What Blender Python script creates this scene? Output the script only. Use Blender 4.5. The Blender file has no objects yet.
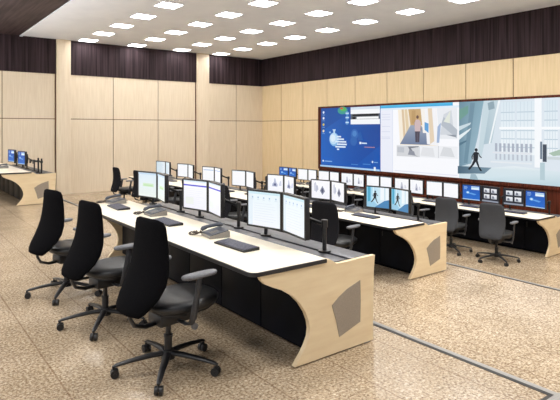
import bpy, bmesh, math, random
from mathutils import Vector, Matrix
random.seed(7)
sc = bpy.context.scene
COL = sc.collection
PI = math.pi

# ------------------------------------------------------------------ colour / materials
def lin(c):
    return c / 12.92 if c <= 0.04045 else ((c + 0.055) / 1.055) ** 2.4
def hx(h):
    h = h.lstrip('#')
    return tuple(lin(int(h[i:i + 2], 16) / 255) for i in (0, 2, 4))

def new_mat(name):
    m = bpy.data.materials.new(name); m.use_nodes = True
    nt = m.node_tree
    for n in list(nt.nodes):
        nt.nodes.remove(n)
    out = nt.nodes.new('ShaderNodeOutputMaterial')
    b = nt.nodes.new('ShaderNodeBsdfPrincipled')
    nt.links.new(b.outputs[0], out.inputs[0])
    return m, nt, b

def noise_mat(name, c1, c2, scale=(1, 1, 1), nscale=10.0, rough=.5, detail=4, lo=.35, hi=.65, metal=0.0, bump=0.0, spec=.5, coat=0.0):
    m, nt, b = new_mat(name)
    tc = nt.nodes.new('ShaderNodeTexCoord'); mp = nt.nodes.new('ShaderNodeMapping')
    mp.inputs['Scale'].default_value = scale
    nz = nt.nodes.new('ShaderNodeTexNoise'); nz.inputs['Scale'].default_value = nscale; nz.inputs['Detail'].default_value = detail
    cr = nt.nodes.new('ShaderNodeValToRGB')
    cr.color_ramp.elements[0].position = lo; cr.color_ramp.elements[1].position = hi
    cr.color_ramp.elements[0].color = (*hx(c1), 1); cr.color_ramp.elements[1].color = (*hx(c2), 1)
    L = nt.links.new
    L(tc.outputs['Object'], mp.inputs[0]); L(mp.outputs[0], nz.inputs[0]); L(nz.outputs[0], cr.inputs[0]); L(cr.outputs[0], b.inputs['Base Color'])
    b.inputs['Roughness'].default_value = rough; b.inputs['Metallic'].default_value = metal
    b.inputs['Specular IOR Level'].default_value = spec
    if coat: b.inputs['Coat Weight'].default_value = coat
    if bump:
        bp = nt.nodes.new('ShaderNodeBump'); bp.inputs['Strength'].default_value = bump; bp.inputs['Distance'].default_value = .002
        L(nz.outputs[0], bp.inputs['Height']); L(bp.outputs[0], b.inputs['Normal'])
    return m

M = {}
M['maple_wall_side'] = noise_mat('maple_wall_side', '#d2bc94', '#dec8a2', (14, 14, .7), 2.2, .5, 5, .3, .7, spec=.3)
M['maple_wall'] = noise_mat('maple_wall', '#d2c2a9', '#ddcfb8', (14, 14, .7), 2.2, .5, 5, .3, .7, spec=.3)
M['maple_panel'] = noise_mat('maple_panel', '#dcc49d', '#e6d2ac', (1.5, 14, 9), 1.8, .4, 5, .3, .7, spec=.4)
M['seam'] = noise_mat('seam_shadow_gap', '#5f452c', '#6e5236', (1, 1, 1), 3, .8)
M['dark_band'] = noise_mat('dark_wood_band', '#1c1517', '#43363a', (9, 9, .25), 2.0, .7, 6, .3, .75, spec=.1)
M['redwood'] = noise_mat('red_brown_wood', '#341409', '#643020', (12, 12, .5), 2.4, .5, 6, .3, .7, spec=.15)
M['ceiling'] = noise_mat('white_ceiling', '#e9eef7', '#eef3fb', (1, 1, 1), 2, .9, spec=.1)
M['dark_ceiling'] = noise_mat('dark_wood_ceiling', '#2c2325', '#4a3d3e', (8, .4, 8), 2, .6, spec=.2)
M['worktop'] = noise_mat('cream_worktop', '#f1e6ce', '#f6ecd7', (1, 1, 1), 6, .38, spec=.4)
M['edge_black'] = noise_mat('black_edge_band', '#17171a', '#202024', (1, 1, 1), 8, .4)
M['navy'] = noise_mat('dark_navy_laminate', '#07080d', '#0b0c13', (1, 1, 1), 5, .6, spec=.08)
M['navy_door'] = noise_mat('dark_navy_door', '#090b11', '#0d1018', (1, 1, 1), 5, .5, spec=.12)
M['trough'] = noise_mat('grey_metal_trough', '#4b4c50', '#56575b', (1, 6, 1), 6, .4, metal=.3)
M['trough_dark'] = noise_mat('dark_metal_channel', '#2b2c30', '#36373b', (1, 6, 1), 6, .4)
M['grille'] = noise_mat('taupe_mesh_grille', '#8d8172', '#9c9080', (1, 1, 1), 260, .55, 1, .45, .55)
M['fabric'] = noise_mat('black_fabric', '#08080a', '#101012', (1, 1, 1), 320, 1.0, 2, .4, .6, bump=.2, spec=.06)
M['fabric_mid'] = noise_mat('dark_charcoal_fabric', '#1a1a1d', '#26262a', (1, 1, 1), 300, 1.0, 2, .4, .6, bump=.2, spec=.1)
M['fabric_grey'] = noise_mat('charcoal_fabric', '#3a3b3d', '#4b4c4f', (1, 1, 1), 300, 1.0, 2, .4, .6, bump=.2, spec=.1)
M['leather'] = noise_mat('black_seat_leather', '#1b1c1e', '#242527', (1, 1, 1), 160, .42, 2, .4, .6, bump=.1)
M['plastic'] = noise_mat('black_plastic', '#141416', '#1c1c1e', (1, 1, 1), 60, .4)
M['armpad'] = noise_mat('grey_arm_pad', '#5f6064', '#6c6d71', (1, 1, 1), 60, .5)
M['armpost'] = noise_mat('dark_grey_arm_post', '#26272a', '#303134', (1, 1, 1), 60, .4)
M['steel'] = noise_mat('brushed_steel', '#85827d', '#918e89', (1, 12, 1), 8, .5, metal=.2)
M['slot'] = noise_mat('black_slot', '#141312', '#1e1c1a', (1, 1, 1), 8, .6)
M['phone'] = noise_mat('slate_phone_plastic', '#3d424c', '#484d57', (1, 1, 1), 40, .4)
M['phone_dark'] = noise_mat('dark_phone_plastic', '#33363d', '#3d4047', (1, 1, 1), 40, .35)
M['phone_side'] = noise_mat('pale_phone_plastic', '#837e77', '#8f8a83', (1, 1, 1), 40, .45)
M['cord'] = noise_mat('brown_cord', '#3f342a', '#4c4035', (1, 1, 1), 40, .5)
M['keys'] = noise_mat('dark_blue_keys', '#34384a', '#4a4a5c', (1, 1, 1), 60, .45)
M['bezel'] = noise_mat('black_bezel', '#131316', '#1a1a1d', (1, 1, 1), 30, .35)

def emis(name, color, strength):
    m, nt, b = new_mat(name)
    nz = nt.nodes.new('ShaderNodeTexNoise'); nz.inputs['Scale'].default_value = 3
    cr = nt.nodes.new('ShaderNodeValToRGB')
    cr.color_ramp.elements[0].color = (*[c * .98 for c in color], 1); cr.color_ramp.elements[1].color = (*color, 1)
    nt.links.new(nz.outputs[0], cr.inputs[0]); nt.links.new(cr.outputs[0], b.inputs['Emission Color'])
    b.inputs['Base Color'].default_value = (.8, .8, .8, 1)
    b.inputs['Emission Strength'].default_value = strength
    return m
M['diffuser'] = emis('light_diffuser', (1, .99, .98), 26.0)

def screen_mat(name, strength):
    m, nt, b = new_mat(name)
    at = nt.nodes.new('ShaderNodeAttribute'); at.attribute_name = 'Col'
    nt.links.new(at.outputs['Color'], b.inputs['Emission Color'])
    b.inputs['Base Color'].default_value = (.01, .01, .012, 1)
    b.inputs['Roughness'].default_value = .35
    b.inputs['Specular IOR Level'].default_value = .2
    b.inputs['Emission Strength'].default_value = strength
    return m
M['screen'] = screen_mat('lit_screen', 1.0)
M['wall_screen'] = screen_mat('lit_wall_screen', 1.0)

# floor: speckled stone slabs with thin joints
def floor_mat():
    m, nt, b = new_mat('speckled_stone_floor')
    L = nt.links.new; N = nt.nodes.new
    tc = N('ShaderNodeTexCoord')
    n1 = N('ShaderNodeTexNoise'); n1.inputs['Scale'].default_value = 48; n1.inputs['Detail'].default_value = 6; n1.inputs['Roughness'].default_value = .75
    n2 = N('ShaderNodeTexNoise'); n2.inputs['Scale'].default_value = 1.6; n2.inputs['Detail'].default_value = 3
    vo = N('ShaderNodeTexVoronoi'); vo.inputs['Scale'].default_value = 62
    for n in (n1, n2, vo): L(tc.outputs['Object'], n.inputs['Vector'])
    cr = N('ShaderNodeValToRGB'); e = cr.color_ramp.elements
    e[0].position = .36; e[0].color = (*hx('#6f5843'), 1)
    e[1].position = .66; e[1].color = (*hx('#dbcfb9'), 1)
    x = cr.color_ramp.elements.new(.5); x.color = (*hx('#ae9b82'), 1)
    L(n1.outputs[0], cr.inputs[0])
    cv = N('ShaderNodeValToRGB'); e = cv.color_ramp.elements
    e[0].position = 0; e[0].color = (.62, .61, .60, 1); e[1].position = 1; e[1].color = (1.22, 1.21, 1.18, 1)
    L(vo.outputs['Color'], cv.inputs[0])
    mx = N('ShaderNodeMix'); mx.data_type = 'RGBA'; mx.blend_type = 'MULTIPLY'; mx.inputs[0].default_value = .6
    L(cr.outputs[0], mx.inputs[6]); L(cv.outputs[0], mx.inputs[7])
    c2 = N('ShaderNodeValToRGB'); e = c2.color_ramp.elements
    e[0].position = .35; e[0].color = (.88, .85, .80, 1); e[1].position = .65; e[1].color = (1.06, 1.05, 1.04, 1)
    L(n2.outputs[0], c2.inputs[0])
    mx2 = N('ShaderNodeMix'); mx2.data_type = 'RGBA'; mx2.blend_type = 'MULTIPLY'; mx2.inputs[0].default_value = 1
    L(mx.outputs[2], mx2.inputs[6]); L(c2.outputs[0], mx2.inputs[7])
    # joints
    sx = N('ShaderNodeSeparateXYZ'); L(tc.outputs['Object'], sx.inputs[0])
    def joint(out, off, step, w):
        a = N('ShaderNodeMath'); a.operation = 'SUBTRACT'; L(out, a.inputs[0]); a.inputs[1].default_value = off - 50 * step
        d = N('ShaderNodeMath'); d.operation = 'DIVIDE'; L(a.outputs[0], d.inputs[0]); d.inputs[1].default_value = step
        f = N('ShaderNodeMath'); f.operation = 'FRACT'; L(d.outputs[0], f.inputs[0])
        g = N('ShaderNodeMath'); g.operation = 'LESS_THAN'; L(f.outputs[0], g.inputs[0]); g.inputs[1].default_value = w / step
        return g
    gx = joint(sx.outputs[0], .985, .585, .012); gy = joint(sx.outputs[1], 2.48, .685, .010)
    gw = N('ShaderNodeMath'); gw.operation = 'MULTIPLY'; L(gy.outputs[0], gw.inputs[0]); gw.inputs[1].default_value = .7
    mxm = N('ShaderNodeMath'); mxm.operation = 'MAXIMUM'; L(gx.outputs[0], mxm.inputs[0]); L(gw.outputs[0], mxm.inputs[1])
    fa = N('ShaderNodeMath'); fa.operation = 'MULTIPLY'; L(mxm.outputs[0], fa.inputs[0]); fa.inputs[1].default_value = .5
    mx3 = N('ShaderNodeMix'); mx3.data_type = 'RGBA'
    L(fa.outputs[0], mx3.inputs[0]); L(mx2.outputs[2], mx3.inputs[6]); mx3.inputs[7].default_value = (*hx('#6a4c33'), 1)
    L(mx3.outputs[2], b.inputs['Base Color'])
    b.inputs['Roughness'].default_value = .33
    b.inputs['Specular IOR Level'].default_value = .55
    rr = N('ShaderNodeMapRange'); rr.inputs[3].default_value = .15; rr.inputs[4].default_value = .34
    L(n1.outputs[0], rr.inputs[0]); L(rr.outputs[0], b.inputs['Roughness'])
    return m
M['floor'] = floor_mat()

# ------------------------------------------------------------------ mesh builder
class MB:
    def __init__(s):
        s.bm = bmesh.new(); s.mi = 0
    def _faces(s, vs, fs):
        v = [s.bm.verts.new(p) for p in vs]; out = []
        for f in fs:
            try:
                fc = s.bm.faces.new([v[i] for i in f]); fc.material_index = s.mi; out.append(fc)
            except ValueError:
                pass
        return v, out
    def box(s, lo, hi, bevel=0.0, mat=None, seg=2):
        (a, b, c), (d, e, f) = lo, hi
        P = [(a, b, c), (d, b, c), (d, e, c), (a, e, c), (a, b, f), (d, b, f), (d, e, f), (a, e, f)]
        if mat is not None: P = [tuple(mat @ Vector(p)) for p in P]
        v, fs = s._faces(P, [(0, 3, 2, 1), (4, 5, 6, 7), (0, 1, 5, 4), (1, 2, 6, 5), (2, 3, 7, 6), (3, 0, 4, 7)])
        if bevel > 0:
            ed = list({e for q in fs for e in q.edges})
            r = bmesh.ops.bevel(s.bm, geom=ed, offset=bevel, segments=seg, affect='EDGES', profile=.5, clamp_overlap=True)
            for q in r['faces']: q.material_index = s.mi
        return s
    def cyl(s, p0, p1, r0, r1=None, n=14, cap=True):
        return s.tube([p0, p1], [r0, r0 if r1 is None else r1], n, cap)
    def tube(s, pts, rad, n=10, cap=True, flat=1.0):
        pts = [Vector(p) for p in pts]
        if not hasattr(rad, '__len__'): rad = [rad] * len(pts)
        rings = []; prev = None
        for i, p in enumerate(pts):
            t = (pts[min(i + 1, len(pts) - 1)] - pts[max(i - 1, 0)]).normalized()
            if prev is None:
                u = Vector((0, 0, 1)).cross(t)
                if u.length < 1e-3: u = Vector((0, 1, 0)).cross(t)
                u.normalize()
            else:
                u = prev - t * prev.dot(t); u.normalize()
            prev = u; w = t.cross(u)
            rings.append([s.bm.verts.new(p + (u * math.cos(2 * PI * k / n) + w * flat * math.sin(2 * PI * k / n)) * rad[i]) for k in range(n)])
        s._skin(rings, cap)
        return s
    def _skin(s, rings, cap=True):
        n = len(rings[0])
        for a, b in zip(rings, rings[1:]):
            for k in range(n):
                f = s.bm.faces.new([a[k], a[(k + 1) % n], b[(k + 1) % n], b[k]]); f.material_index = s.mi
        if cap:
            for r in (rings[0][::-1], rings[-1]):
                f = s.bm.faces.new(r); f.material_index = s.mi
    def loft(s, rings, cap=True):
        s._skin([[s.bm.verts.new(p) for p in r] for r in rings], cap); return s
    def prism(s, poly, f0, f1):
        """poly: 2-D outline; f0/f1 map a 2-D point to the two 3-D faces"""
        n = len(poly)
        a = [s.bm.verts.new(f0(p)) for p in poly]; b = [s.bm.verts.new(f1(p)) for p in poly]
        for r in (a[::-1], b):
            f = s.bm.faces.new(r); f.material_index = s.mi
        for k in range(n):
            f = s.bm.faces.new([a[k], a[(k + 1) % n], b[(k + 1) % n], b[k]]); f.material_index = s.mi
        return s
    def build(s, name, mats, parent=None, smooth=True, ang=38):
        bmesh.ops.recalc_face_normals(s.bm, faces=s.bm.faces[:])
        me = bpy.data.meshes.new(name); s.bm.to_mesh(me); s.bm.free()
        for m in (mats if isinstance(mats, (list, tuple)) else [mats]):
            me.materials.append(M[m] if isinstance(m, str) else m)
        if smooth:
            me.shade_smooth(); me.set_sharp_from_angle(angle=math.radians(ang))
        o = bpy.data.objects.new(name, me); COL.objects.link(o)
        if parent: o.parent = parent
        return o

def tag(o, label=None, cat=None, group=None, kind=None):
    if label: o['label'] = label
    if cat: o['category'] = cat
    if group: o['group'] = group
    if kind: o['kind'] = kind
    return o
def empty(name, loc=(0, 0, 0), rz=0.0):
    o = bpy.data.objects.new(name, None); COL.objects.link(o); o.location = loc; o.rotation_euler = (0, 0, rz)
    o.empty_display_size = .1
    return o
def dup(root, parent=None):
    c = root.copy(); COL.objects.link(c)
    if parent:
        c.parent = parent
    for ch in list(root.children):
        dup(ch, c)
    return c
class Stamp:
    """first use places the prototype, later uses copy it"""
    def __init__(s, root): s.root = root; s.used = False
    def put(s, loc, rz, label, cat, group):
        if not s.used: o = s.root; s.used = True
        else: o = dup(s.root)
        o.location = loc; o.rotation_euler = (0, 0, rz)
        return tag(o, label, cat, group)

ORD = ['first', 'second', 'third', 'fourth', 'fifth', 'sixth', 'seventh', 'eighth', 'ninth']

# ------------------------------------------------------------------ screen pictures
class Pic:
    """flat coloured shapes layered on a w x h display; local axes: u across (0..1), v up (0..1)"""
    def __init__(s, w, h, step=.0004):
        s.w, s.h, s.step = w, h, step; s.vs = []; s.fs = []; s.cs = []; s.k = 0
    def poly(s, pts, col):
        s.k += 1; b = len(s.vs)
        cols = col if isinstance(col, list) else [col] * len(pts)
        for (u, v) in pts:
            s.vs.append((u * s.w, v * s.h, s.k * s.step))
        s.fs.append(list(range(b, b + len(pts)))); s.cs.append([hx(c) for c in cols])
        return s
    def rect(s, u0, v0, u1, v1, col):
        return s.poly([(u0, v0), (u1, v0), (u1, v1), (u0, v1)], col)
    def vgrad(s, u0, v0, u1, v1, bot, top):
        return s.poly([(u0, v0), (u1, v0), (u1, v1), (u0, v1)], [bot, bot, top, top])
    def hgrad(s, u0, v0, u1, v1, left, right):
        return s.poly([(u0, v0), (u1, v0), (u1, v1), (u0, v1)], [left, right, right, left])
    def disc(s, u, v, r, col, n=20, sy=1.0):
        a = s.w / s.h
        return s.poly([(u + r * math.cos(2 * PI * k / n), v + r * a * sy * math.sin(2 * PI * k / n)) for k in range(n)], col)
    def lines(s, u0, u1, v0, v1, n, h, col, jit=.3):
        for i in range(n):
            v = v0 + (v1 - v0) * (i + .5) / n
            e = u1 - (u1 - u0) * jit * random.random()
            s.rect(u0, v - h / 2, e, v + h / 2, col)
        return s
    def mesh(s, name, f, mat):
        """f maps local (a across, b up, c out of the screen) to object space"""
        me = bpy.data.meshes.new(name)
        me.from_pydata([f(*p) for p in s.vs], [], s.fs)
        at = me.color_attributes.new('Col', 'FLOAT_COLOR', 'CORNER')
        i = 0
        for p, c in zip(me.polygons, s.cs):
            for q, li in enumerate(p.loop_indices):
                at.data[li].color = (*c[q], 1)
        me.materials.append(M[mat])
        return me

def runner(p, u, v, sc_, col, mir=1):
    """dark walking figure, feet at (u, v), height sc_ (in v units)"""
    a = p.h / p.w * sc_
    def q(pts): return [(u + mir * x * a, v + y * sc_) for x, y in pts]
    p.poly(q([(-.10, .42), (.10, .42), (.13, .60), (.12, .80), (.03, .84), (-.09, .80), (-.12, .6)]), col)
    p.disc(u + mir * .03 * a, v + .91 * sc_, .075 * a, col, 12)
    p.poly(q([(-.10, .46), (.05, .46), (-.08, .25), (-.28, .02), (-.38, .04), (-.2, .25)]), col)
    p.poly(q([(-.03, .46), (.10, .46), (.17, .24), (.22, .0), (.32, .0), (.30, .03), (.20, .03), (.08, .24)][::-1]), col)
    p.poly(q([(.08, .78), (.13, .74), (.20, .60), (.30, .56), (.30, .60), (.22, .66), (.15, .8)]), col)
    p.poly(q([(-.08, .78), (-.12, .75), (-.20, .60), (-.17, .48), (-.13, .48), (-.14, .6)]), col)

SW, SH = .41, .325
def pic_monitor(kind):
    p = Pic(SW, SH)
    if kind == 'toolbar':
        p.vgrad(0, 0, 1, 1, '#f6f9fd', '#eaf6fb'); p.rect(0, .93, 1, 1, '#d2ecf6'); p.rect(0, 0, .14, .93, '#e6f1f8')
        for u in (.14, .32, .5, .68, .88):
            p.disc(u, .83, .022, '#a9c4de', 10); p.rect(u - .04, .765, u + .04, .775, '#c9d6e4')
        p.lines(.2, .9, .12, .7, 8, .01, '#e3eaf3')
    elif kind == 'bluebar':
        p.vgrad(0, 0, 1, 1, '#f3f3fb', '#fbfcfe'); p.rect(0, .95, 1, 1, '#dbe9f4'); p.rect(0, .80, 1, .85, '#5a55d8')
        p.lines(.08, .9, .1, .74, 9, .008, '#e6e7f2'); p.rect(.1, .15, .45, .4, '#eef2ee')
    elif kind == 'green':
        p.vgrad(0, 0, 1, 1, '#f0f6f0', '#dcebf6'); p.rect(.25, .42, .85, .56, '#d3ecc9'); p.rect(.3, .45, .8, .5, '#bfe2b0')
        p.lines(.12, .88, .1, .36, 6, .01, '#dfeae2'); p.rect(0, .93, 1, 1, '#c9def0')
    elif kind == 'white':
        p.vgrad(0, 0, 1, 1, '#f7f8fc', '#fbfbfd'); p.rect(0, .94, 1, 1, '#e2ebf3'); p.lines(.1, .9, .15, .85, 9, .008, '#ebeef4')
    elif kind == 'topline':
        p.vgrad(0, 0, 1, 1, '#f7f8fc', '#fbfbfd'); p.rect(.08, .77, .95, .83, '#a8bfe0'); p.lines(.1, .9, .15, .7, 8, .008, '#eaedf4')
    elif kind == 'greyblue':
        p.hgrad(0, 0, 1, 1, '#c3d9e6', '#eef4f8'); p.rect(.1, .1, .5, .9, '#dbe8ef'); p.lines(.15, .9, .1, .8, 8, .015, '#c6d7e3')
    elif kind == 'car':
        p.vgrad(0, 0, 1, 1, '#f4f5fb', '#fafbfe')
        p.poly([(.28, .3), (.62, .28), (.66, .42), (.56, .55), (.5, .8), (.44, .8), (.40, .56), (.3, .46)], '#b9bfd6')
        p.poly([(.36, .34), (.58, .34), (.54, .5), (.42, .52)], '#7f88ac'); p.disc(.48, .40, .05, '#4a4f72', 12)
        p.poly([(.72, .36), (.9, .36), (.88, .7), (.8, .62)], '#cfd5e8'); p.lines(.08, .25, .3, .8, 5, .012, '#d8dcec')
    elif kind == 'sketch':
        p.vgrad(0, 0, 1, 1, '#f4f4fa', '#fafafd')
        p.poly([(.6, .2), (.74, .42), (.6, .72), (.46, .42)], '#8b8fa4'); p.poly([(.6, .28), (.67, .44), (.6, .6), (.53, .44)], '#50546c')
        p.poly([(.15, .4), (.3, .35), (.32, .6), (.22, .92), (.14, .8)], '#cfd1de'); p.poly([(.24, .3), (.38, .5), (.34, .72), (.26, .7)], '#bcc0d2')
    elif kind == 'runner':
        p.hgrad(0, 0, 1, 1, '#8fd0ec', '#f0f7fb'); p.poly([(0, 0), (.62, 0), (.3, .3), (0, .34)], '#9bcbe4')
        p.poly([(.36, .0), (1, .0), (1, .42), (.8, .36)], '#4a86b8'); p.poly([(.05, .25), (.18, .3), (.18, 1), (.05, 1)], '#4fa9cc')
        p.poly([(.62, .36), (.95, .46), (.95, 1), (.62, 1)], '#eef6fb'); p.poly([(.8, .4), (.84, .4), (.84, 1), (.8, 1)], '#bfdbe9')
        p.poly([(.28, .3), (.34, .3), (.34, 1), (.28, 1)], '#d8eef7')
        runner(p, .38, .22, .62, '#16181f')
    elif kind == 'blue':
        p.vgrad(0, 0, 1, 1, '#1668c8', '#1c55b4'); p.rect(.5, .72, .96, .94, '#dff0fa'); p.rect(.5, .86, .96, .9, '#7ab0dd')
        p.disc(.3, .5, .12, '#4f9be0', 16, .7); p.disc(.3, .5, .07, '#cfe4f6', 12, .7)
        p.poly([(.3, .44), (.7, .34), (.8, .42), (.5, .5)], '#5f9fe0'); p.rect(0, 0, 1, .05, '#bcd8f2'); p.lines(.08, .3, .7, .94, 3, .03, '#a9cdf2')
    elif kind == 'quad':
        p.rect(0, 0, 1, 1, '#1c202c'); p.rect(0, 0, 1, .1, '#8f96a6')
        for (u, v) in ((.12, .22), (.56, .22), (.12, .62), (.56, .62)):
            p.vgrad(u, v, u + .34, v + .28, '#c4c9d2', '#eef0f4'); p.poly([(u + .05, v + .03), (u + .2, v + .03), (u + .16, v + .18), (u + .08, v + .2)], '#6d7484')
    elif kind == 'drawing':
        p.vgrad(0, 0, 1, 1, '#f3f4fa', '#fafbfd')
        p.poly([(.4, .2), (.62, .2), (.6, .45), (.52, .75), (.46, .72), (.42, .45)], '#c3c6d4'); p.poly([(.46, .22), (.56, .22), (.54, .4), (.48, .4)], '#7e8298')
        p.poly([(.68, .25), (.86, .28), (.8, .5), (.7, .55)], '#dcdee8'); p.lines(.08, .34, .3, .8, 5, .014, '#dfe2ec')
    return p.mesh('screen', lambda a, b, c: (-.0155 - c, SW / 2 - a, b - SH / 2), 'screen')
SCREENS = {}
def screen_mesh(kind):
    if kind not in SCREENS: SCREENS[kind] = pic_monitor(kind)
    return SCREENS[kind]

# ------------------------------------------------------------------ room shell
XW, YB, ZC = 12.67, 17.85, 4.72
Z1, Z2, Z3 = 0.0, -.34, -.68
E1, E2 = 3.60, 7.12
def floor():
    b = MB()
    prof = [(-6, -1.0), (XW + .2, -1.0), (XW + .2, Z3), (E2, Z3), (E2, Z2), (E1, Z2), (E1, Z1), (-6, Z1)]
    b.prism(prof, lambda p: (p[0], -5, p[1]), lambda p: (p[0], YB + .2, p[1]))
    return tag(b.build('floor', 'floor', smooth=False), kind='structure')
floor()
def structure(name, b, mats, smooth=False):
    return tag(b.build(name, mats, smooth=smooth), kind='structure')

# back wall: maple panels over a dark gap
def wall_panels(b, edges, zcuts, place, gap=.024):
    for a0, a1 in zip(edges, edges[1:]):
        for z0, z1 in zip(zcuts, zcuts[1:]):
            place(a0 + gap / 2, a1 - gap / 2, z0 + gap / 2, z1 - gap / 2)
b = MB(); b.mi = 1
b.box((-6, YB, -1), (XW + .2, YB + .2, ZC)); b.mi = 0
wall_panels(b, [-6, -4.3, -2.5, -.7, 1.08, 2.86, 4.40], [Z1, 2.13, 3.60], lambda a, c, d, e: b.box((a, YB - .02, d), (c, YB, e)))
wall_panels(b, [4.84, 6.31, 7.97, 9.50], [-.7, 2.13, 3.60], lambda a, c, d, e: b.box((a, YB - .02, d), (c, YB, e)))
wall_panels(b, [10.02, 11.36, 12.67], [-.7, 2.13, 3.60], lambda a, c, d, e: b.box((a, YB - .02, d), (c, YB, e)))
structure('wall_back', b, ['maple_wall', 'seam'])
b = MB(); b.mi = 1
b.box((XW, -5, -1), (XW + .2, YB + .2, ZC)); b.mi = 0
ed = [17.83, 16.5, 15.15, 13.8, 12.4, 11.0, 9.6, 8.2, 6.85, 5.5, 4.1, 2.7, 1.3, -.1, -1.5, -3, -5][::-1]
wall_panels(b, ed, [-.7, 2.13, 3.60], lambda a, c, d, e: b.box((XW - .02, a, d), (XW, c, e)))
structure('wall_right', b, ['maple_wall_side', 'seam'])
b = MB(); b.box((-6, -5.2, -1), (XW + .2, -5, ZC)); structure('wall_front', b, 'ceiling')
# dark upper bands
b = MB(); b.box((-6, YB - .05, 3.60), (XW, YB, ZC)); structure('trim_1', b, 'dark_band')
b = MB(); b.box((XW - .05, -5, 3.60), (XW, YB - .05, ZC)); structure('trim_2', b, 'dark_band')
# pilasters on the back wall
for n, (a, c, z) in enumerate(((4.42, 4.86, Z2), (9.53, 10.04, Z2))):
    b = MB(); b.mi = 0; b.box((a, YB - .14, -.7), (c, YB - .0, ZC - .002), .006)
    b.mi = 1; b.box((a - .03, YB - .03, -.7), (a, YB, 3.60))
    structure('trim_%d' % (3 + n), b, ['maple_wall', 'redwood'])
# ceiling
b = MB(); b.box((3.40, -5, ZC), (XW + .2, YB + .2, ZC + .15)); structure('ceiling', b, 'ceiling')
b = MB(); b.box((-6, -5, ZC), (3.36, YB + .2, ZC + .15)); structure('ceiling_dark', b, 'dark_ceiling')
b = MB(); b.box((3.34, -5, ZC - .03), (3.42, YB - .06, ZC + .02)); structure('trim_5', b, 'ceiling')
# red-brown wood cladding that carries the video wall
b = MB(); b.box((XW - .10, 4.5, -.68), (XW - .02, 14.14, .36)); structure('trim_6', b, 'redwood')
# metal edging with dark slots at the floor steps
def nosing(name, x, y0, y1, z, corner=False):
    b = MB(); b.mi = 0; b.box((x - .005, y0, z - .02), (x + .04, y1, z + .004)); b.mi = 1; b.box((x - .038, y0, z - .02), (x - .005, y1, z + .003))
    if corner:
        b.mi = 0; b.box((-2, y0 - .055, z - .02), (x + .05, y0, z + .004)); b.mi = 1; b.box((-2, y0, z - .02), (x - .032, y0 + .027, z + .003))
    structure(name, b, ['steel', 'slot'])
nosing('trim_7', E1, 1.66, YB - .03, Z1, True)
nosing('trim_8', E2, -4, YB - .03, Z2)

# ------------------------------------------------------------------ video wall
VZ0, VZ1 = .454, 2.542
VY = [14.0, 11.165, 8.33, 5.495]
vw = tag(empty('video_wall', (XW - .02, 9.84, .36)), 'giant three-screen video wall in a red-brown wooden frame on the side wall', 'video wall')
VP = XW - .13
def local(o, p): return (p[0] - o.location.x, p[1] - o.location.y, p[2] - o.location.z)
b = MB()
ox, oy, oz = vw.location
def fb(y0, y1, z0, z1, x0=XW - .15): b.box((x0 - ox, y0 - oy, z0 - oz), (XW - .021 - ox, y1 - oy, z1 - oz), .004)
fb(5.40, 14.14, VZ1, 2.605); fb(5.40, 14.14, .361, VZ0)
fb(VY[0], 14.14, VZ0, VZ1); fb(5.40, VY[3], VZ0, VZ1)
b.build('frame', 'redwood', vw)
b = MB(); b.box((XW - .125 - ox, VY[3] - oy, VZ0 - oz), (XW - .022 - ox, VY[0] - oy, VZ1 - oz)); b.build('display_cabinet', 'bezel', vw)
W_, H_ = VY[0] - VY[1], VZ1 - VZ0
def wall_screen(i, p, label):
    me = p.mesh('screen', lambda a, b_, c: (VP - c - ox, VY[i] - a - oy, VZ0 + b_ - oz), 'wall_screen')
    o = bpy.data.objects.new('screen', me); COL.objects.link(o); o.parent = vw; o['label'] = label
# screen one: blue desktop
p = Pic(W_, H_, .0008)
p.vgrad(0, 0, 1, 1, '#0f55b0', '#144f9e'); p.poly([(0, .05), (.6, .05), (1, .4), (1, .75), (.5, .9), (0, .6)], ['#1462c0', '#0e50aa', '#11479a', '#0f4596', '#1250a6', '#1660b8'])
for v, c in ((.93, '#d8e6f4'), (.83, '#e9eef4'), (.72, '#d6c94c'), (.61, '#e8dca8')):
    p.disc(.05, v, .017, c, 10); p.rect(.03, v - .05, .075, v - .04, '#7fa9da')
p.disc(.245, .47, .085, '#7db4e2', 24); p.disc(.235, .48, .07, '#b9d9f2', 24); p.disc(.225, .49, .045, '#d8eaf8', 20)
p.poly([(.235, .57), (.26, .57), (.265, .62), (.275, .62), (.275, .64), (.22, .64), (.22, .62), (.232, .62)], '#bcd8f0')
p.rect(.16, .575, .185, .6, '#a5cbec')
for i, (a, c) in enumerate(((.30, .37), (.30, .42), (.27, .46), (.30, .47), (.27, .45), (.30, .34))):
    p.rect(a, .505 - i * .042, c, .53 - i * .042, '#dbe9f6')
p.disc(.60, .56, .06, '#2f68b4', 20); p.disc(.585, .45, .055, '#2a63b0', 20); p.disc(.60, .57, .035, '#4a82c4', 16)
p.poly([(.66, .47), (.74, .47), (.70, .6), (.66, .58)], '#1f5aa8')
p.rect(.68, .405, .71, .44, '#e8f0f8'); p.rect(.715, .41, .80, .43, '#cfdff0'); p.rect(.76, .355, .92, .366, '#b98a92')
p.disc(.40, .95, .085, '#3f9a8e', 20, .55); p.disc(.41, .97, .05, '#57b45c', 16, .5); p.disc(.385, .985, .03, '#c9573c', 12, .4)
for v in (.90, .83, .75): p.disc(.48, v, .03, '#6aa0d4', 14, .8); p.rect(.455, v - .005, .51, v + .008, '#dbe8f4')
p.rect(.54, .72, 1, .995, '#f3f5f8'); p.rect(.54, .955, 1, .995, '#d6e2ee'); p.rect(.54, .80, 1, .885, '#5d646e'); p.rect(.57, .85, .98, .88, '#10131a'); p.rect(.57, .80, .62, .84, '#16191f'); p.rect(.64, .805, .98, .838, '#f5f6f8')
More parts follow.
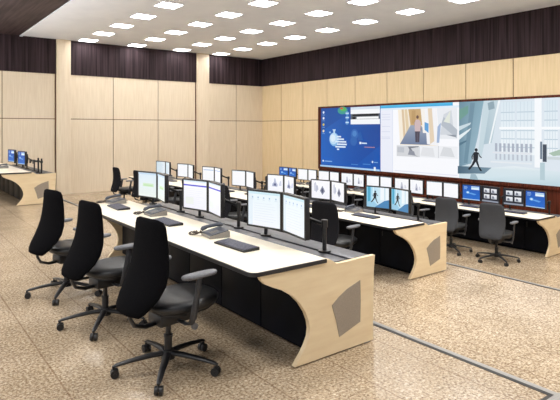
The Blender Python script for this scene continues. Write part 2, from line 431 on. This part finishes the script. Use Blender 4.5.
p.disc(.055, .10, .013, '#e8f2fa', 10); p.rect(.08, .09, .22, .105, '#8db9e4'); p.rect(.55, .07, .66, .082, '#4f8ad0'); p.rect(.74, .085, .86, .10, '#4a84cc'); p.rect(.88, .12, .9, .15, '#dce9f5'); p.rect(.91, .125, .97, .138, '#7ba9da')
p.rect(0, 0, 1, .028, '#a9cdee'); p.rect(.91, .0, .94, .06, '#e6f0f8')
wall_screen(0, p, 'blue computer desktop')
# screen two: camera viewer window
p = Pic(W_, H_, .0008)
p.rect(0, 0, 1, 1, '#f7f8fc'); p.vgrad(0, .955, .93, 1, '#2ba3dc', '#57bfe8'); p.rect(0, .93, 1, .957, '#dcebf6'); p.rect(0, .0, .175, .93, '#e9ecf7'); p.rect(.172, .0, .178, .93, '#cfd8ec')
for v in (.86, .82, .78, .68, .6, .52, .5): p.rect(.02, v, .14, v + .008, '#d3d8ea')
p.rect(.25, .44, .74, .93, '#efe4d4')
p.poly([(.25, .46), (.30, .46), (.40, .93), (.25, .93)], '#f4ead9'); p.poly([(.30, .5), (.33, .5), (.33, .93), (.30, .93)], '#d9c1a0'); p.poly([(.34, .55), (.375, .62), (.375, .93), (.34, .93)], '#e0cba8')
p.rect(.39, .72, .55, .93, '#c9a878'); p.rect(.46, .72, .465, .93, '#a58357'); p.rect(.405, .74, .455, .91, '#bd9a69')
p.poly([(.25, .47), (.64, .47), (.60, .62), (.52, .72), (.39, .72)], ['#6f7f9c', '#6a7a98', '#8693ab', '#99a4b8', '#9aa5b8'])
p.rect(.55, .62, .60, .93, '#f3efe9'); p.poly([(.60, .48), (.74, .46), (.74, .93), (.60, .93)], '#f1f1f4'); p.poly([(.64, .48), (.69, .52), (.69, .93), (.64, .93)], '#e2cfb5'); p.poly([(.57, .66), (.62, .62), (.62, .74), (.57, .76)], '#5f9fd6')
p.poly([(.455, .5), (.505, .5), (.51, .63), (.53, .66), (.52, .76), (.5, .79), (.46, .79), (.44, .75), (.45, .64)], '#4b4654')
p.poly([(.448, .64), (.52, .64), (.525, .76), (.5, .79), (.46, .79), (.443, .75)], '#cdb6b8'); p.disc(.482, .825, .017, '#6b4f45', 12)
p.rect(.48, .5, .484, .62, '#6f6a7a')
p.rect(.75, .55, .985, .93, '#e6e9ee'); p.poly([(.76, .6), (.95, .6), (.92, .9), (.80, .85)], '#d0d5dc'); p.poly([(.77, .72), (.98, .56), (.985, .66), (.8, .82)], '#b4bcc6'); p.poly([(.80, .76), (.90, .74), (.88, .9)], '#dfe4da'); p.poly([(.83, .6), (.97, .57), (.97, .6)], '#8b939e'); p.poly([(.72, .5), (.75, .5), (.77, .75), (.73, .7)], '#9fb4d4')
p.rect(.205, .31, .99, .46, '#eceef2'); p.poly([(.21, .31), (.50, .31), (.50, .45), (.21, .45)], '#d3d5d9'); p.poly([(.33, .44), (.36, .44), (.41, .34), (.5, .31), (.46, .33), (.40, .42), (.5, .44), (.5, .45)], '#7b7f88'); p.poly([(.36, .335), (.46, .325), (.44, .38), (.38, .4)], '#9094a0'); p.rect(.22, .36, .31, .43, '#bfc3ca')
p.rect(.505, .31, .51, .45, '#aeb2ba'); p.poly([(.52, .33), (.70, .32), (.68, .43), (.55, .44)], '#dfe1e5'); p.rect(.74, .31, .745, .46, '#b9bcc3'); p.poly([(.76, .34), (.96, .33), (.92, .44), (.8, .45)], '#d7dade')
p.rect(.21, .025, .99, .04, '#e6e9f4')
p.vs = [(a + (.03 * W_ if .18 * W_ < a < .9 * W_ and .25 < b_ / H_ < .925 else 0), (.93 - (.93 - b_ / H_) * 1.10) * H_ if .25 < b_ / H_ < .925 and a > .19 * W_ else b_, c) for a, b_, c in p.vs]
wall_screen(1, p, 'white camera viewer window with corridor view')
# screen three: bright glass lobby with a walking figure
p = Pic(W_, H_, .0008)
p.hgrad(0, 0, 1, 1, '#d3dfe8', '#dde6ee')
p.poly([(0, 0), (1, 0), (1, .16), (.55, .2), (.2, .14), (0, .2)], ['#cfe2ea', '#b9d2da', '#d6e4ea', '#e6eef2', '#d5e4ea', '#b4cbd6'])
p.poly([(0, .15), (.13, .2), (.2, .55), (.26, 1), (0, 1)], ['#688a9e', '#93b0c0', '#8eafbf', '#86a9b9', '#64899a'])
p.poly([(.05, .2), (.09, .2), (.17, .98), (.12, .98)], '#6d8ea0'); p.poly([(0, .5), (.11, .62), (.13, .66), (0, .56)], '#e2ecf0'); p.poly([(0, .62), (.12, .7), (.13, .73), (0, .68)], '#c7d8e0'); p.poly([(0, .42), (.08, .48), (.08, .5), (0, .46)], '#4f7286'); p.poly([(0, .75), (.1, .85), (.1, .95), (0, .9)], '#6c9a90')
p.poly([(.2, .3), (.24, .3), (.36, 1), (.26, 1)], '#c4d6de'); p.poly([(.26, .45), (.34, .47), (.42, 1), (.33, 1)], ['#a9c0cc', '#b5c9d2', '#c6d6dd', '#b9ccd5']); p.poly([(.31, .88), (.37, .9), (.36, .99), (.30, .97)], '#8da4b0'); p.poly([(.31, .46), (.325, .46), (.425, 1), (.405, 1)], '#eef4f7')
for (u0, u1) in ((.43, .56), (.58, .74), (.82, .93), (.95, 1.0)):
    p.vgrad(u0, .34, u1, .97, '#eef4f8', '#d9e6ee')
    for v in (.42, .52, .62, .74, .84): p.rect(u0, v, u1, v + .012, '#bccdd9')
    n = 5
    for k in range(1, n): p.rect(u0 + (u1 - u0) * k / n, .34, u0 + (u1 - u0) * k / n + .004, .97, '#c6d6e0')
p.rect(.42, .64, 1, .67, '#f6f9fb'); p.rect(.74, .2, .80, 1, '#f4f7fa')
for i in range(9):
    u = .38 + i * .04; p.rect(u, .37, u + .022, .47, '#a9b1c0'); p.rect(u + .004, .27, u + .02, .34, '#b9c1cd')
p.rect(.36, .345, .72, .365, '#dfe3ea'); p.rect(.34, .23, .72, .25, '#e3e9ee')
p.rect(.79, .30, .808, .50, '#6f7f90'); p.rect(.812, .27, .845, .47, '#3f4a58'); p.rect(.79, .06, .83, .26, '#b5cbd3'); p.poly([(.86, .37), (.96, .42), (1, .42), (1, .36), (.9, .34)], '#a8bfae'); p.rect(.85, .3, 1, .33, '#c9d3d6')
p.poly([(.0, .06), (.28, .085), (.35, .165), (.0, .16)], ['#48667a', '#6b8698', '#7b95a5', '#466376']); p.poly([(.13, .0), (.22, .0), (.19, .07), (.14, .07)], '#9cb5c1')
runner(p, .19, .115, .29, '#1b2129')
wall_screen(2, p, 'bright glass lobby with a walking figure')

# ------------------------------------------------------------------ control consoles
PANEL = [(2.12, .755), (2.138, .715), (2.175, .68), (2.24, .648), (2.33, .61), (2.42, .553), (2.495, .48), (2.55, .40), (2.582, .325), (2.592, .265), (2.583, .205), (2.555, .15), (2.515, .095), (2.47, .045), (2.445, .012),
         (3.20, .012), (3.30, .012), (3.297, .18), (3.30, .4), (3.308, .6), (3.32, .728), (3.18, .726), (3.02, .722), (2.92, .720), (2.87, .725), (2.83, .752), (2.79, .772), (2.74, .755), (2.6, .745), (2.3, .745)]
VENT = [(2.82, .40), (2.90, .455), (2.99, .50), (3.14, .545), (3.145, .37), (3.14, .20), (3.02, .165), (2.90, .13), (2.865, .27)]
def console(n, sw, loc, label, group=None):
    L_ = n * sw
    r = tag(empty('control_console', loc), label, 'control console', group)
    X0 = 2.70            # local origin in the profile's x
    mv = lambda x, y, z: (x - X0, y, z)
    # worktop with rounded front corners
    b = MB(); rr = .06; out = []
    for (cx, cy, a0) in ((2.06 + rr, .0 + rr, 180), (2.06 + rr, L_ - rr, 90)):
        seq = [(cx + rr * math.cos(math.radians(a)), cy + rr * math.sin(math.radians(a))) for a in range(a0, a0 + 91, 15)]
        if a0 == 90: top = seq
        else: bot = seq
    out = [(2.76, 0.0)] + bot[::-1] + top[::-1] + [(2.76, L_)]
    ins = []
    b = MB(); b.prism(out, lambda q: mv(q[0], q[1], .7565), lambda q: mv(q[0], q[1], .781)); wt = b.build('worktop', 'worktop', r)
    # black edge band around the front
    b = MB(); o2 = []
    path = [(2.76, 0.0)] + bot[::-1] + top[::-1] + [(2.76, L_)]
    rings = []
    C_ = Vector((2.45, L_ / 2))
    for i, q in enumerate(path):
        a = Vector(path[max(i - 1, 0)]); c = Vector(path[min(i + 1, len(path) - 1)]); t = (c - a).normalized(); nrm = Vector((t.y, -t.x))
        if nrm.dot(Vector(q) - C_) < 0: nrm = -nrm
        e = Vector(q) + nrm * .010
        rings.append([mv(q[0], q[1], .7500), mv(e.x, e.y, .7500), mv(e.x, e.y, .7795), mv(q[0], q[1], .7795)])
    b.loft(rings); b.build('edge_band', 'edge_black', wt, smooth=False)
    # support tray under worktop
    b = MB(); b.box(mv(2.14, .05, .7), mv(2.76, L_ - .05, .7562)); b.build('under_frame', 'navy', r)
    # cabinet carcass with doors
    b = MB(); b.box(mv(2.66, .05, .05), mv(3.24, L_ - .05, .6995)); b.mi = 0; b.box(mv(2.72, .05, 0.002), mv(3.20, L_ - .05, .05)); b.build('base_cabinet', 'navy', r)
    nd = n * 2; dw = (L_ - .1) / nd
    dm = None
    for k in range(nd):
        if dm is None:
            b = MB(); b.box((-.018, -dw / 2 + .006, -.315), (0, dw / 2 - .006, .315), .004); d = b.build('cabinet_door', 'navy_door', r); dm = d.data
            b = MB(); b.box((-.026, dw / 2 - .06, .12), (-.018, dw / 2 - .045, .24), .002); hd = b.build('door_handle', 'plastic', d); hm = hd.data
        else:
            d = bpy.data.objects.new('cabinet_door', dm); COL.objects.link(d); d.parent = r
            hd = bpy.data.objects.new('door_handle', hm); COL.objects.link(hd); hd.parent = d
        d.location = mv(2.659, .05 + dw * (k + .5), .375)
    # grey cable trough behind the worktop
    b = MB(); b.box(mv(2.765, .045, .70), mv(3.295, L_ - .045, .712)); b.mi = 1; b.box(mv(2.765, .045, .712), mv(2.80, L_ - .045, .762), .003)
    b.mi = 0; b.box(mv(2.84, .045, .712), mv(3.02, L_ - .045, .728), .003); b.mi = 1; b.box(mv(3.02, .045, .712), mv(3.06, L_ - .045, .716)); b.mi = 0; b.box(mv(3.07, .045, .712), mv(3.285, L_ - .045, .727), .003)
    b.box(mv(3.25, .045, .05), mv(3.285, L_ - .045, .70))
    b.build('cable_trough', ['trough', 'trough_dark'], r)
    for k, (y0, sg) in enumerate(((0, 1), (L_, -1))):
        b = MB(); b.prism(PANEL, lambda q: mv(q[0], y0, q[1]), lambda q: mv(q[0], y0 + sg * .04, q[1])); ep = b.build('end_panel', 'maple_panel', r, ang=25)
        ep['label'] = 'maple end panel with a wavy front edge'
        b = MB(); b.prism(VENT, lambda q: mv(q[0], y0 + sg * .002, q[1]), lambda q: mv(q[0], y0 - sg * .003, q[1])); b.build('vent_grille', 'grille', ep, smooth=False)
        b = MB(); b.box(mv(3.2, min(y0 + sg * .005, y0 + sg * .035), 0), mv(3.26, max(y0 + sg * .005, y0 + sg * .035), .0118)); b.build('foot', 'steel', ep)
    return r
R1 = (2.70, 3.02, Z1); SW1 = 1.38
R2 = (2.70 + 3.46, 4.71, Z2)
R3 = (2.70 + 7.68, 4.81, Z3); SW3 = .995
RF = (2.70, 13.34, Z1)
console(3, SW1, R1, 'cream-topped control console with three work places, nearest of all, flowing maple end panel')
console(7, SW1, R2, 'long seven-place control console with maple end, in the middle row')
console(9, SW3, R3, 'long control console with cream top along the foot of the video wall')
console(3, SW1, RF, 'short control console with curved maple end beside the back wall')

# ------------------------------------------------------------------ monitors
def make_monitor(side):
    """origin on the trough under the panel centre; faces -x; side +1: post on +y"""
    r = empty('monitor', (0, 0, 0))
    zc = .305                                    # panel centre above the trough
    b = MB(); bw = .017; w, h = SW / 2 + bw, SH / 2 + bw
    b.box((-.012, -w, zc - h), (.028, w, zc + h), .006)
    # raised rim round the screen
    for lo, hi in (((-.020, -w, zc - h), (-.011, w, zc - SH / 2)), ((-.020, -w, zc + SH / 2), (-.011, w, zc + h)), ((-.020, -w, zc - SH / 2), (-.011, -SW / 2, zc + SH / 2)), ((-.020, SW / 2, zc - SH / 2), (-.011, w, zc + SH / 2))):
        b.box(lo, hi)
    b.box((.026, -.15, zc - .12), (.054, .15, zc + .12), .014)
    b.build('housing', 'bezel', r)
    s = bpy.data.objects.new('screen', screen_mesh('white')); COL.objects.link(s); s.parent = r; s.location = (0, 0, zc)
    b = MB(); y = side * .17
    b.cyl((.20, y, 0.0), (.20, y, zc - .03), .018); b.cyl((.20, y, 0), (.20, y, .014), .055, n=20)
    b.build('stand_post', 'plastic', r)
    b = MB(); b.tube([(.20, y, zc - .06), (.17, y * .55, zc - .055), (.12, y * .15, zc - .03), (.07, 0, zc)], .018, 8); b.box((.05, -.05, zc - .05), (.064, .05, zc + .05), .003); b.cyl((.20, y, zc - .09), (.20, y, zc - .025), .028)
    b.build('mount_arm', 'plastic', r)
    return r
def retarget(o, kind):
    for ch in o.children:
        if ch.name.startswith('screen'): ch.data = screen_mesh(kind)
MS = {1: Stamp(make_monitor(1)), -1: Stamp(make_monitor(-1))}
DESC = {'toolbar': 'pale window with icons', 'bluebar': 'violet bar across white page', 'green': 'pale page with green line', 'white': 'plain white page', 'topline': 'white page under thin blue line',
        'greyblue': 'grey-blue page', 'car': 'faint blue vehicle drawing', 'sketch': 'grey diamond drawing', 'runner': 'dark figure on blue', 'blue': 'blue desktop', 'quad': 'four camera tiles', 'drawing': 'faint grey drawing'}
def pair(rowloc, cy, ang, kl, kr, where, idx, xoff=.235, gap=.024):
    for side, kind in ((1, kl), (-1, kr)):
        a = math.radians(ang); w = SW / 2 + .017
        # inner edges meet at (xoff, cy)
        cx = rowloc[0] + xoff - math.sin(a) * w; yy = rowloc[1] + cy + side * (gap / 2 + math.cos(a) * w)
        rz = side * a
        o = MS[side].put((cx, yy, rowloc[2] + .729), rz, '%s monitor of the %s pair on the %s, %s' % ('left' if side > 0 else 'right', ORD[idx], where, DESC[kind]), 'monitor', 'monitors on the ' + where)
        retarget(o, kind)
for i, k in enumerate((('toolbar', 'toolbar'), ('bluebar', 'bluebar'), ('green', 'green'))):
    pair(R1, .775 + SW1 * i, 12, *k, 'nearest console', i)
for i, k in enumerate((('runner', 'runner'), ('sketch', 'sketch'), ('car', 'car'), ('white', 'white'), ('topline', 'topline'), ('white', 'white'), ('greyblue', 'greyblue'))):
    pair(R2, .765 + SW1 * i, 12, *k, 'middle console', i)
for i, k in enumerate((('quad', 'blue'), ('blue', 'quad'), ('white', 'white'), ('drawing', 'drawing'), ('white', 'white'), ('drawing', 'drawing'), ('white', 'white'), ('white', 'white'), ('blue', 'blue'))):
    pair(R3, .69 + SW3 * i, 5, *k, 'video-wall console', i, .25)
for i in (1, 2):
    pair(RF, .12 + SW1 * i, 12, 'blue', 'blue', 'back-wall console', i)
# bare monitor arms on the far console
def make_arm():
    r = empty('display_mount')
    b = MB(); b.cyl((0, 0, 0), (0, 0, .36), .02); b.cyl((0, 0, 0), (0, 0, .014), .06, n=20); b.build('pole', 'plastic', r)
    b = MB(); b.tube([(0, 0, .28), (-.08, .06, .29), (-.16, .05, .29)], .018, 8); b.box((-.18, -.0, .24), (-.165, .1, .34), .004); b.cyl((0, 0, .25), (0, 0, .31), .03); b.build('arm', 'plastic', r)
    return r
ST = Stamp(make_arm())
for y, t in ((.07, 'nearer'), (.40, 'farther')):
    ST.put((RF[0] + .30, RF[1] + y, RF[2] + .729), 0.2, 'bare black monitor arm, %s of two at the end of the back-wall console' % t, 'monitor arm', 'bare monitor arms')

# ------------------------------------------------------------------ office chair (faces +x)
def sup(cx, cy, z, a, bb, n=24, e=2.6, ramp=0.0):
    out = []
    for k in range(n):
        t = 2 * PI * k / n; c, s_ = math.cos(t), math.sin(t)
        x = math.copysign(abs(c) ** (2 / e), c) * a; y = math.copysign(abs(s_) ** (2 / e), s_) * bb
        out.append((cx + x, cy + y, z + ramp * (x / a)))
    return out
def make_chair(fab, prof, bow_):
    r = empty('office_chair')
    # seat
    b = MB(); c = .10
    b.loft([sup(c, 0, .425, .20, .20), sup(c, 0, .435, .265, .235), sup(c, 0, .46, .284, .252, ramp=.004), sup(c, 0, .487, .288, .255, ramp=.006), sup(c, 0, .505, .27, .24, ramp=.004), sup(c, 0, .512, .20, .19), sup(c, 0, .506, .10, .09)])
    b.build('seat', 'leather', r, ang=60).location.z = .035
    b = MB(); b.loft([sup(c, 0, .405, .19, .18), sup(c, 0, .412, .225, .215), sup(c, 0, .43, .225, .215)]); b.build('seat_pan', 'plastic', r, ang=50).location.z = .035
    # backrest: tall S-shaped shell
    rings = []
    for i, (x, z, hw, th) in enumerate(prof):
        x0, z0 = prof[max(i - 1, 0)][:2]; x1, z1 = prof[min(i + 1, len(prof) - 1)][:2]
        t = Vector((x1 - x0, 0, z1 - z0)).normalized(); nrm = Vector((t.z, 0, -t.x))
        ring = []
        n = 24
        for k in range(n):
            q = 2 * PI * k / n; cc, ss = math.cos(q), math.sin(q)
            y = math.copysign(abs(cc) ** (2 / 2.8), cc) * hw; d = math.copysign(abs(ss) ** (2 / 2.2), ss) * th
            bow = bow_ * (y / .23) ** 2
            ring.append(tuple(Vector((x, y, z)) + nrm * (d + bow)))
        rings.append(ring)
    b = MB(); b.loft(rings); b.build('backrest', fab, r, ang=70)
    # back bracket and mechanism
    b = MB(); b.box((-.12, -.09, .355), (.16, .09, .445), .015); b.tube([(-.08, 0, .375), (-.20, 0, .37), (-.285, 0, .40), (-.318, 0, .46), (-.322, 0, .55)], [.03, .03, .028, .025, .02], 10, flat=.5)
    b.build('tilt_mechanism', 'plastic', r)
    b = MB(); b.cyl((.05, -.09, .375), (.05, -.255, .378), .008, n=8); b.cyl((.05, -.255, .378), (.05, -.275, .378), .024, n=16); b.build('lever_knob', 'armpad', r)
    # arms
    for s_ in (1, -1):
        b = MB(); b.tube([(.0, s_ * .14, .40), (.0, s_ * .24, .40), (.005, s_ * .288, .415), (.012, s_ * .298, .45), (.045, s_ * .300, .60), (.072, s_ * .300, .735)], [.018, .02, .026, .032, .030, .026], 10, flat=.5)
        ar = b.build('armrest', 'armpost', r)
        b = MB(); b.loft([sup(.07, s_ * .297, 0.732, .12, .028, 20), sup(.07, s_ * .297, 0.738, .145, .044, 20), sup(.07, s_ * .297, 0.753, .152, .047, 20), sup(.07, s_ * .297, 0.764, .146, .042, 20), sup(.07, s_ * .297, 0.767, .12, .03, 20)]); b.build('arm_pad', 'armpad', ar, ang=60)
    # gas lift
    b = MB(); b.cyl((0, 0, .10), (0, 0, .26), .03, n=18); b.cyl((0, 0, .25), (0, 0, .36), .02, n=16); b.cyl((0, 0, .245), (0, 0, .262), .034, n=18); b.build('gas_lift', 'plastic', r)
    # five-star base
    b = MB(); b.cyl((0, 0, .085), (0, 0, .15), .052, .042, n=20); b.build('base_hub', 'plastic', r)
    legm = None
    for k in range(5):
        a = 2 * PI * k / 5 + .2
        if legm is None:
            b = MB(); b.tube([(.03, 0, .125), (.12, 0, .122), (.25, 0, .108), (.37, 0, .088), (.40, 0, .078)], [.03, .028, .024, .019, .012], 12, flat=.62); legm = b.build('base_leg', 'plastic', r, ang=50); lg = legm
            b = MB(); b.cyl((.390, 0, .055), (.390, 0, .085), .008, n=8)
            for y in (-.017, .017): b.cyl((.383, y - .011, .031), (.383, y + .011, .031), .0305, n=20)
            b.cyl((.383, -.03, .031), (.383, .03, .031), .010, n=10); b.box((.366, -.006, .03), (.406, .006, .062), .004)
            cs = b.build('caster', 'plastic', lg); cm = cs.data
        else:
            lg = bpy.data.objects.new('base_leg', legm.data); COL.objects.link(lg); lg.parent = r
            cs = bpy.data.objects.new('caster', cm); COL.objects.link(cs); cs.parent = lg
        lg.rotation_euler = (0, 0, a)
    return r
TALL = [(-.350, .495, .10, .018), (-.348, .503, .145, .030), (-.335, .535, .180, .038), (-.302, .59, .212, .043), (-.262, .65, .236, .046), (-.225, .72, .250, .047), (-.198, .80, .246, .044), (-.184, .88, .234, .040), (-.178, .96, .221, .036), (-.176, 1.04, .210, .031), (-.176, 1.10, .200, .028), (-.177, 1.135, .178, .023), (-.178, 1.15, .12, .012)]
BROAD = [(-.315, .455, .12, .018), (-.314, .462, .17, .030), (-.302, .50, .205, .038), (-.275, .57, .228, .042), (-.248, .65, .240, .043), (-.232, .74, .244, .041), (-.230, .84, .242, .037), (-.238, .95, .236, .033), (-.250, 1.03, .228, .029), (-.257, 1.075, .212, .025), (-.260, 1.10, .18, .019), (-.261, 1.11, .13, .012)]
CH = Stamp(make_chair('fabric', TALL, .035)); CM = Stamp(make_chair('fabric_mid', BROAD, .03)); CB = Stamp(make_chair('fabric_grey', BROAD, .03))
D = math.radians
for i, (x, y, a) in enumerate(((1.69, 3.60, 8), (1.62, 4.79, 10), (1.58, 5.92, 12))):
    CH.put((x, y, Z1), D(a), 'black high-back swivel chair, %s from the near end of the nearest console' % ORD[i], 'office chair', 'chairs at the nearest console')
for i, a in enumerate((10, 6, -6, 4, -8, 5, 2)):
    CM.put((5.18 + .02 * (i % 3), R2[1] + .80 + SW1 * i, Z2), D(a), 'black high-back swivel chair, %s from the near end of the middle console' % ORD[i], 'office chair', 'chairs at the middle console')
for i, a in enumerate((8, 10, -4, 5, -6, 3, -5, 6, 2)):
    CB.put((9.13, R3[1] + .46 + .985 * i, Z3), D(a), 'charcoal swivel chair, %s from the near end of the video-wall console' % ORD[i], 'office chair', 'chairs at the video-wall console')

# ------------------------------------------------------------------ desk phones and keyboards
def make_phone():
    """user side faces -x, handset on +y end"""
    r = empty('desk_phone')
    b = MB(); side = [(-.10, .0), (.10, .0), (.10, .055), (.085, .062), (-.095, .026), (-.10, .02)]
    b.prism(side, lambda q: (q[0], -.125, q[1]), lambda q: (q[0], .10, q[1])); b.build('base', ['phone_side'], r)
    b = MB(); tp = [(-.096, .0265), (.086, .0622), (.086, .070), (-.096, .034)]
    b.prism(tp, lambda q: (q[0], -.123, q[1]), lambda q: (q[0], .098, q[1])); b.build('top_cover', 'phone', r)
    b = MB()
    ang = math.atan2(.0357, .182); Rm = Matrix.Translation((-.005, 0, .0515)) @ Matrix.Rotation(-ang, 4, 'Y')
    for i in range(4):
        for j in range(3): b.box((-.065 + i * .022, -.075 + j * .024, 0), (-.050 + i * .022, -.058 + j * .024, .004), mat=Rm)
    b.build('keypad', 'phone_side', r)
    b = MB(); b.box((.035, -.085, 0), (.075, -.005, .003), mat=Rm); b.build('display', 'phone_dark', r)
    b = MB(); y = .068
    b.tube([(-.112, y, .055), (-.095, y, .07), (-.05, y, .084), (.04, y, .092), (.085, y, .096), (.105, y, .086)], [.018, .027, .021, .021, .027, .018], 12, flat=.8); b.build('handset', 'phone', r)
    b = MB(); pts = []
    ctrl = [(-.10, .09, .03), (-.13, .13, .017), (-.14, .19, .015), (-.10, .225, .015), (-.17, .20, .015), (-.20, .14, .015), (-.16, .10, .016), (-.115, .068, .046)]
    n = 90
    for k in range(n + 1):
        t = k / n * (len(ctrl) - 1); i = min(int(t), len(ctrl) - 2); f = t - i
        p0, p1, p2, p3 = [Vector(ctrl[max(0, min(len(ctrl) - 1, j))]) for j in (i - 1, i, i + 1, i + 2)]
        q = .5 * ((2 * p1) + (-p0 + p2) * f + (2 * p0 - 5 * p1 + 4 * p2 - p3) * f * f + (-p0 + 3 * p1 - 3 * p2 + p3) * f ** 3)
        w = k * 1.3
        pts.append(q + Vector((.004 * math.cos(w), .004 * math.sin(w * .9), .004 * math.sin(w))))
    b.tube(pts, .0075, 6); b.build('cord', 'cord', r)
    return r
def make_keyboard():
    r = empty('keyboard')
    b = MB(); side = [(-.08, 0), (.08, 0), (.08, .026), (-.08, .014)]
    b.prism(side, lambda q: (q[0], -.23, q[1]), lambda q: (q[0], .23, q[1])); b.build('case', 'bezel', r)
    b = MB(); A = math.atan2(.012, .16); Rm = Matrix.Translation((0, 0, .020)) @ Matrix.Rotation(-A, 4, 'Y')
    for i in range(6):
        x = -.070 + i * .0235
        for j in range(20):
            y = -.222 + j * .0222
            b.box((x, y, 0), (x + .0195, y + .0185, .005), mat=Rm)
    b.build('keys', 'keys', r, smooth=False)
    return r
PH, KB = Stamp(make_phone()), Stamp(make_keyboard())
TOP = .7815
# (row origin, station spacing, first centre, where, stations with phone offset, keyboard offset)
for i, (px_, po, kx, ko) in enumerate(((2.50, .47, 2.42, -.03), (2.55, .58, 2.43, 0), (2.52, .44, 2.40, 0))):
    cy = .81 + SW1 * i
    PH.put((R1[0] - 2.70 + px_, R1[1] + cy + po, Z1 + TOP), D(-8 + 6 * i), 'slate desk phone with curled brown cord, %s from the near end of the nearest console' % ORD[i], 'phone', 'desk phones on the nearest console')
    KB.put((R1[0] - 2.70 + kx, R1[1] + cy + ko, Z1 + TOP), D((2, 0, -3)[i]), 'dark keyboard %s along the nearest console from its near end panel' % ORD[i], 'keyboard', 'keyboards on the nearest console')
for i in range(7):
    cy = .83 + SW1 * i
    PH.put((R2[0] - .05, R2[1] + cy + .49, Z2 + TOP), D(5 - 3 * (i % 3)), 'slate desk phone, %s from the near end of the middle console' % ORD[i], 'phone', 'desk phones on the middle console')
    KB.put((R2[0] - .24, R2[1] + cy + .04, Z2 + TOP), D((1, -2, 2)[i % 3]), 'dark keyboard %s along the middle console from its near end panel' % ORD[i], 'keyboard', 'keyboards on the middle console')
for i in range(9):
    cy = .69 + SW3 * i
    KB.put((R3[0] - .22, R3[1] + cy - .02, Z3 + TOP), D((1, -2, 2)[i % 3]), 'dark keyboard %s along the video-wall console from its near end' % ORD[i], 'keyboard', 'keyboards on the video-wall console')
for i in (4, 5, 6, 7):
    PH.put((R3[0] - .10, R3[1] + .69 + SW3 * i + .46, Z3 + TOP), 0, 'slate desk phone on the video-wall console beside the %s keyboard' % ORD[i], 'phone', 'desk phones on the video-wall console')
PH.put((RF[0] - .25, RF[1] + 1.75, Z1 + TOP), 0, 'slate desk phone on the short back-wall console', 'phone', None)
KB.put((RF[0] - .30, RF[1] + 2.2, Z1 + TOP), 0, 'dark keyboard on the short back-wall console', 'keyboard', None)

# ------------------------------------------------------------------ ceiling lights
def make_light():
    r = empty('ceiling_light')
    b = MB(); h = .27
    for lo, hi in (((-h, -h, -.012), (h, -h + .02, 0)), ((-h, h - .02, -.012), (h, h, 0)), ((-h, -h + .02, -.012), (-h + .02, h - .02, 0)), ((h - .02, -h + .02, -.012), (h, h - .02, 0))): b.box(lo, hi)
    b.build('frame', 'ceiling', r, smooth=False)
    b = MB(); b.box((-h + .02, -h + .02, -.008), (h - .02, h - .02, -.001)); b.build('diffuser', 'diffuser', r, smooth=False)
    return r
LT = Stamp(make_light())
LX = [5.32, 6.98, 8.70, 10.38]; 
for a, x in enumerate(LX):
    for k in range(9):
        y = 17.37 - 1.515 * k
        if k > (4, 5, 6, 7)[a]: continue
        LT.put((x, y, ZC - .0005), 0, 'square ceiling light, %s from back wall in the %s row from the video wall' % (ORD[k], ORD[3 - a]), 'ceiling light', 'square ceiling lights')

# ------------------------------------------------------------------ lighting: sky light through the left side, left open, plus added unseen ceiling lamps
w = bpy.data.worlds.new('World'); sc.world = w; w.use_nodes = True
bg = w.node_tree.nodes['Background']
wt_ = w.node_tree; tc = wt_.nodes.new('ShaderNodeTexCoord'); sp = wt_.nodes.new('ShaderNodeSeparateXYZ'); rp = wt_.nodes.new('ShaderNodeValToRGB')
wt_.links.new(tc.outputs['Generated'], sp.inputs[0]); mr = wt_.nodes.new('ShaderNodeMapRange'); mr.inputs[1].default_value = -1; mr.inputs[2].default_value = 1
wt_.links.new(sp.outputs[2], mr.inputs[0]); wt_.links.new(mr.outputs[0], rp.inputs[0])
e = rp.color_ramp.elements; e[0].position = .44; e[0].color = (1, .98, .96, 1); e[1].position = .52; e[1].color = (.55, .57, .60, 1)  # lower half made brighter than the sky to light the ceiling
wt_.links.new(rp.outputs[0], bg.inputs[0]); bg.inputs[1].default_value = 2.0
def area(name, loc, rot, sx, sy, power, col=(1, .985, .97)):
    l = bpy.data.lights.new(name, 'AREA'); l.shape = 'RECTANGLE'; l.size = sx; l.size_y = sy; l.energy = power; l.color = col
    o = bpy.data.objects.new(name, l); COL.objects.link(o); o.location = loc; o.rotation_euler = rot
    return o
for x, ys, pw in ((-2.2, (2.0, 5.5, 9.0, 12.5, 16.0), 85), (.4, (2.0, 5.5, 9.0, 12.5, 16.0), 75), (5.32, (5.0, 1.5), 150), (8.7, (5.0, 1.5), 140)):  # left columns added to brighten the left floor; right ones extend the light grid
    for y in ys:
        area('added_ceiling_lamp', (x, y, ZC - .03), (0, 0, 0), .9, .9, pw)

# unseen lamps added to wash the white ceiling, from the left and behind the camera
for loc, rot, pw in (((.3, 8.0, 1.7), (0, D(28), 0), 180), ((.6, 12.0, 1.7), (0, D(28), 0), 190), ((.8, 15.5, 1.7), (0, D(28), 0), 100), ((3.5, -2.5, 1.5), (0, 0, 0), 70), ((8.5, -2.5, 1.2), (0, 0, 0), 120)):
    o = area('added_uplight', loc, (0, 0, 0), 1.2, 1.2, pw, (.93, .96, 1))
    o.rotation_euler = (PI + rot[0], rot[1] * -1, 0)
# ------------------------------------------------------------------ camera
cam = bpy.data.cameras.new('Camera'); co = bpy.data.objects.new('Camera', cam); COL.objects.link(co)
co.location = (0, 0, 1.8); co.rotation_euler = (PI / 2, 0, -math.atan2(395, 518))
cam.sensor_width = 36; cam.sensor_fit = 'HORIZONTAL'; cam.lens = 36 * 518 / 560; cam.shift_y = -71 / 560
cam.clip_start = .05; cam.clip_end = 200
sc.camera = co
vs = sc.view_settings
vs.view_transform = 'Standard'; vs.look = 'None'; vs.exposure = 0; vs.gamma = 1
try: vs.use_curve_mapping = False
except Exception: pass
sc.cycles.use_denoising = True
sc.cycles.max_bounces = 8; sc.cycles.diffuse_bounces = 5
sc.cycles.sample_clamp_indirect = 6
